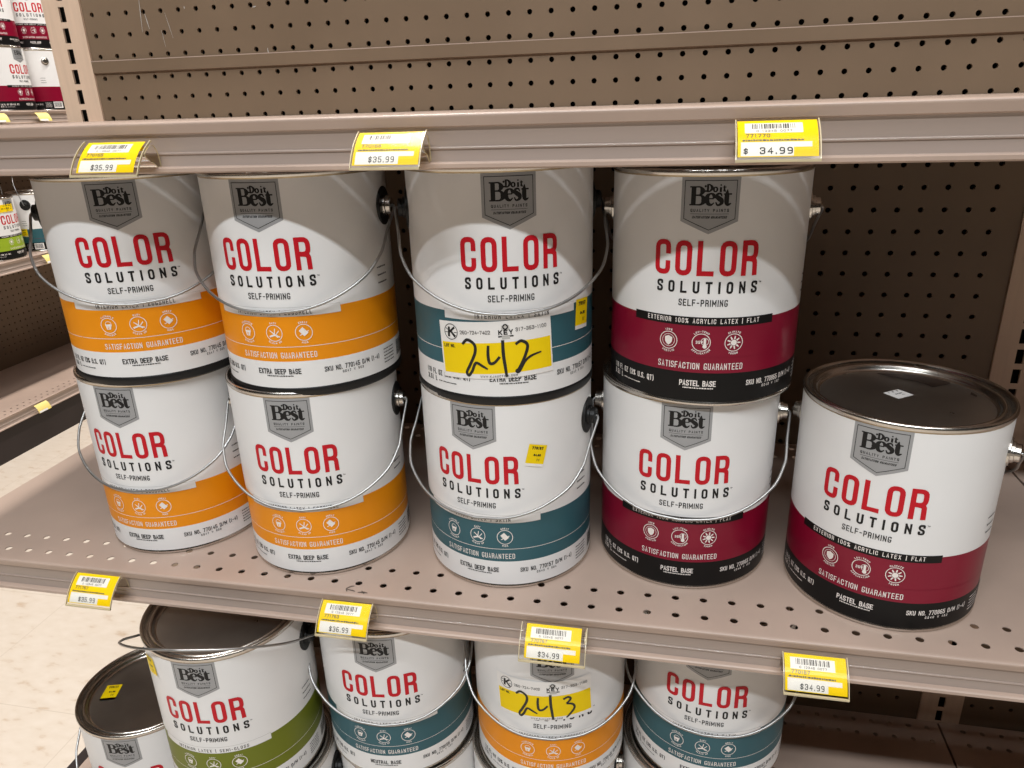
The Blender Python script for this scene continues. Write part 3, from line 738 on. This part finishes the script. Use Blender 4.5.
# price tags in clear holders
_tagn = [0]
def price_tag(xc, ztop, num, price, label, hw=26, pw=24.6, skew=0.0, big=False, yn=None):
    t = thing('price_tag', label, 'price tag', (xc, YN if yn is None else yn, ztop), skew, 'yellow price tags on the shelf lips')
    # section: s millimetres down the face
    sec = [(0.0, 0.0)]; y = -.0035; z = 0.0; S_ = []; n = 18; L = 33.5
    for i in range(n + 1):
        S_.append((y, z)); ph = math.radians(62 - 38 * (i / n)); ds = L / n / K
        y -= math.sin(ph) * ds; z -= math.cos(ph) * ds
    def at(s, off):
        f = max(0, min(.9999, s / L)) * n; i = int(f); q = f - i
        a, b = S_[i], S_[i + 1]; py = a[0] + (b[0] - a[0]) * q; pz = a[1] + (b[1] - a[1]) * q
        if s < 0: d = s / K; py -= d * .9; pz -= d * .4
        ph = math.radians(62 - 38 * f / n); return (py - math.cos(ph) * off / K, pz + math.sin(ph) * off / K)
    def fn(off): return lambda u, v: (u / K, *at(v, off))
    def rect(k, u0, u1, s0, s1, m):
        q = max(1, int((s1 - s0) / 2))
        for i in range(q):
            a = s0 + (s1 - s0) * i / q; b = s0 + (s1 - s0) * (i + 1) / q; k.poly([(u0, b), (u1, b), (u1, a), (u0, a)], m)
    H = 31.0
    mb = MB(); k = Ink(); rect(k, -pw, pw, .6, H, 'yellow'); k.build(mb, fn(0)); k = Ink()
    rect(k, -pw + 4.5, pw - 9, 3.6, 13.2, 'paper'); rect(k, -pw + 2, pw - 4, 20.5, 24.4, 'paper'); rect(k, -pw + 2, pw - 15, 24.4, H - .6, 'paper')
    k.build(mb, fn(.08)); pp = obj('paper_insert', mb, t)
    mb = MB(); k = Ink(); r = random.Random(int(num)); u = -pw + 9
    while u < pw - 14:
        a = r.choice((.35, .35, .7, 1.1)); rect(k, u, u + a, 4.6, 9.4, 'grey'); u += a + r.choice((.4, .5, .9))
    flip = lambda a, b, q: (a, -b, q)
    stext(k, '0 12345 00' + num[:2], -2, -12.4, 1.9, 1.5, .3, 'grey', width=22, fn=flip)
    stext(k, num, -pw + 5, -16.9, 3.0, 2.2, .5, 'grey', width=15, align='l', fn=flip)
    scribs = Ink(); scribble(scribs, -pw + 3, pw - 9, -19.8, 1.5, 'grey', int(num) % 97)
    for pts, m_ in scribs.polys: k.poly([(a, -b) for a, b in reversed(pts)], m_)
    if big:
        stext(k, '$', -pw + 5, -29.0, 4.0, 2.6, .65, 'ink', fn=flip); stext(k, price, -1, -29.2, 4.8, 3.4, .8, 'ink', width=20, fn=flip)
    else:
        stext(k, '$' + price, -3, -29.0, 4.6, 2.5, .55, 'ink', width=19, fn=flip)
    k.build(mb, fn(.16)); obj('tag_printing', mb, pp)
    mb = MB(); k = Ink(); rect(k, -hw, hw, -2.0, L, 'clear'); k.build(mb, fn(.7)); o = obj('clear_holder', mb, t)
    mb = MB()
    a = at(L - .2, .4); mb.box(-hw / K, hw / K, a[0] - .0009, a[0] + .0009, a[1] - .0012, a[1] + .0005, M['clearedge'])
    for sgn in (-1, 1):
        x = sgn * hw / K
        vs = []
        for i in range(n + 1):
            f0 = at(L * i / n, .9); f1 = at(L * i / n, -.5); vs += [(x, *f0), (x - sgn * .0007, *f0), (x - sgn * .0007, *f1), (x, *f1)]
        fs = [(4 * i + j, 4 * i + 4 + j, 4 * i + 4 + (j + 1) % 4, 4 * i + (j + 1) % 4) for i in range(n) for j in range(4)]
        mb.add(vs, fs, M['clearedge'])
    obj('holder_edge', mb, o)
    mb = MB()      # grip snapped into the channel behind the tag
    g = catmull([(.0050, -.0225), (.0035, -.0100), (-.0005, -.0035), (-.0065, -.0040), (-.0125, -.0095), (-.0085, -.0140), (-.0020, -.0175), (.0030, -.0235)], 4)
    mb.extrude_x(g, -hw * .96 / K, hw * .96 / K, M['clear'], True)
    vs = [(s * hw * .96 / K, y, z) for s in (1,) for y, z in g]; 
    mb.extrude_x([(y, z) for y, z in g], hw * .93 / K, hw * .97 / K, M['clearedge'], True)
    obj('holder_grip', mb, t)
    return t
price_tag(.2660, .4180, '770165', '35.99', 'leftmost yellow price tag on the upper shelf lip, in a wide clear holder', hw=29.5, pw=25, yn=YU)
price_tag(.4920, .4203, '770168', '35.99', 'yellow price tag on the upper shelf lip above the gap beside can 242', yn=YU)
price_tag(.7550, .4215, '771770', '34.99', 'yellow price tag reading 34.99 above the crimson stack', big=True, yn=YU)
price_tag(.1307, -.0032, '771767', '35.99', 'yellow price tag at the left end of the middle shelf lip, against the floor')
price_tag(.4041, -.0046, '771763', '36.99', 'yellow price tag on the middle shelf lip above the teal neutral base can')
price_tag(.6041, -.0066, '770767', '34.99', 'yellow price tag in a wide clear holder above the can numbered 243', hw=30, pw=25)
price_tag(.8267, -.0088, '770157', '34.99', 'rightmost yellow price tag on the middle shelf lip, beside the bare deck')

# ------------------------------------------------------------------ gondola across the side aisle
XB = -1.340; RZ = PI / 2; LB = 2.438
for y0, w in ((.30, ' near run'), (.30 + LB, ' far run')):
    nm = 'nearer' if 'near' in w else 'farther'
    metal_shelf((XB, y0, .464), RZ, LB - .002, .402, .0288, 'upper taupe shelf across the side aisle, %s run' % nm, GB, back_rows=())
    metal_shelf((XB, y0, .020), RZ, LB - .002, .402, .0288, 'middle taupe shelf across the side aisle, %s run' % nm, GB, back_rows=())
    metal_shelf((XB, y0, -.444), RZ, LB - .002, .402, .0288, 'bare taupe bottom deck across the side aisle, %s run' % nm, GB, back_rows=())
    t = kick((XB, y0, -.444), RZ, LB - .002, 'dark kick plate across the side aisle, %s run' % nm, GB); t.location.z = ZD
    pegboard((XB - .404, y0, 0), RZ, LB, ZF + .1, 1.2, .0134, [.02 + .02 + i * IN for i in range(-17, 45)], 'brown pegboard back across the side aisle, %s run' % nm, GB)
def aim(x, y, off=0):      # turn the badge towards the side aisle viewpoint
    return math.degrees(math.atan2(.69 - x, -(-.57 - y))) + off
xb = -1.428
paint_can('crimson', xb, 1.628, .464, 52 + 44, 'crimson-banded paint can across the side aisle, lower can of the nearer stack', g3, None)
paint_can('crimson', xb, 1.622, .464 + HS, 52 + 8, 'crimson-banded paint can across the side aisle, upper can of the nearer stack', g3, None)
paint_can('crimson', xb, 1.806, .464, 52 - 88, 'paint can turned sideways, lower can of the farther stack across the aisle', g3, None)
paint_can('crimson', xb, 1.806, .464 + HS, 46, 'crimson-banded paint can beside the upright, upper can of the farther stack across the aisle', g3, None)
c = paint_can('lime_ext', xb, 1.440, .020, 100, 'bright green-banded exterior paint can with yellow lot sticker across the side aisle', g3, -82)
price_sticker(c, -22, 158, 70, 26, 0, name='lot_sticker', num='240')
c = paint_can('teal_ext', xb + .01, 1.630, .020, -66, 'teal-banded exterior paint can turned sideways beside the bright green-banded can', g3, -75)
price_sticker(c, 104, 64, 26, 26, 0, name='price_sticker', num='770877', off=.75)
def far_tag(y, z, label):
    t = thing('price_tag', label, 'price tag', (XB + .001, y, z), RZ, 'price tags across the side aisle'); mb = MB()
    mb.extrude_x([(-.002, -.006), (-.010, -.012), (-.016, -.024), (-.018, -.032)], -.026, .026, M['paleyellow'], True)
    obj('paper_insert', mb, t); mb = MB(); mb.extrude_x([(-.0172, -.0255), (-.0186, -.0315)], -.024, .010, M['paper']); obj('price_field', mb, t)
far_tag(1.36, -.444, 'nearer small yellow price tag on the bare bottom deck across the side aisle')
far_tag(1.58, -.444, 'farther small yellow price tag on the bare bottom deck across the side aisle')
far_tag(1.545, .020, 'small yellow price tag on the middle shelf lip across the side aisle')
far_tag(1.49, .464, 'small yellow price tag below the nearer crimson stack across the side aisle')
far_tag(1.66, .464, 'small yellow price tag below the farther crimson stack across the side aisle')

# ------------------------------------------------------------------ floor
mb = MB(); mb.add([(-4, -4, 0), (5, -4, 0), (5, 7, 0), (-4, 7, 0)], [(0, 1, 2, 3)], M['floor'])
o = obj('floor', mb); o.location = (0, 0, ZF); o['kind'] = 'structure'
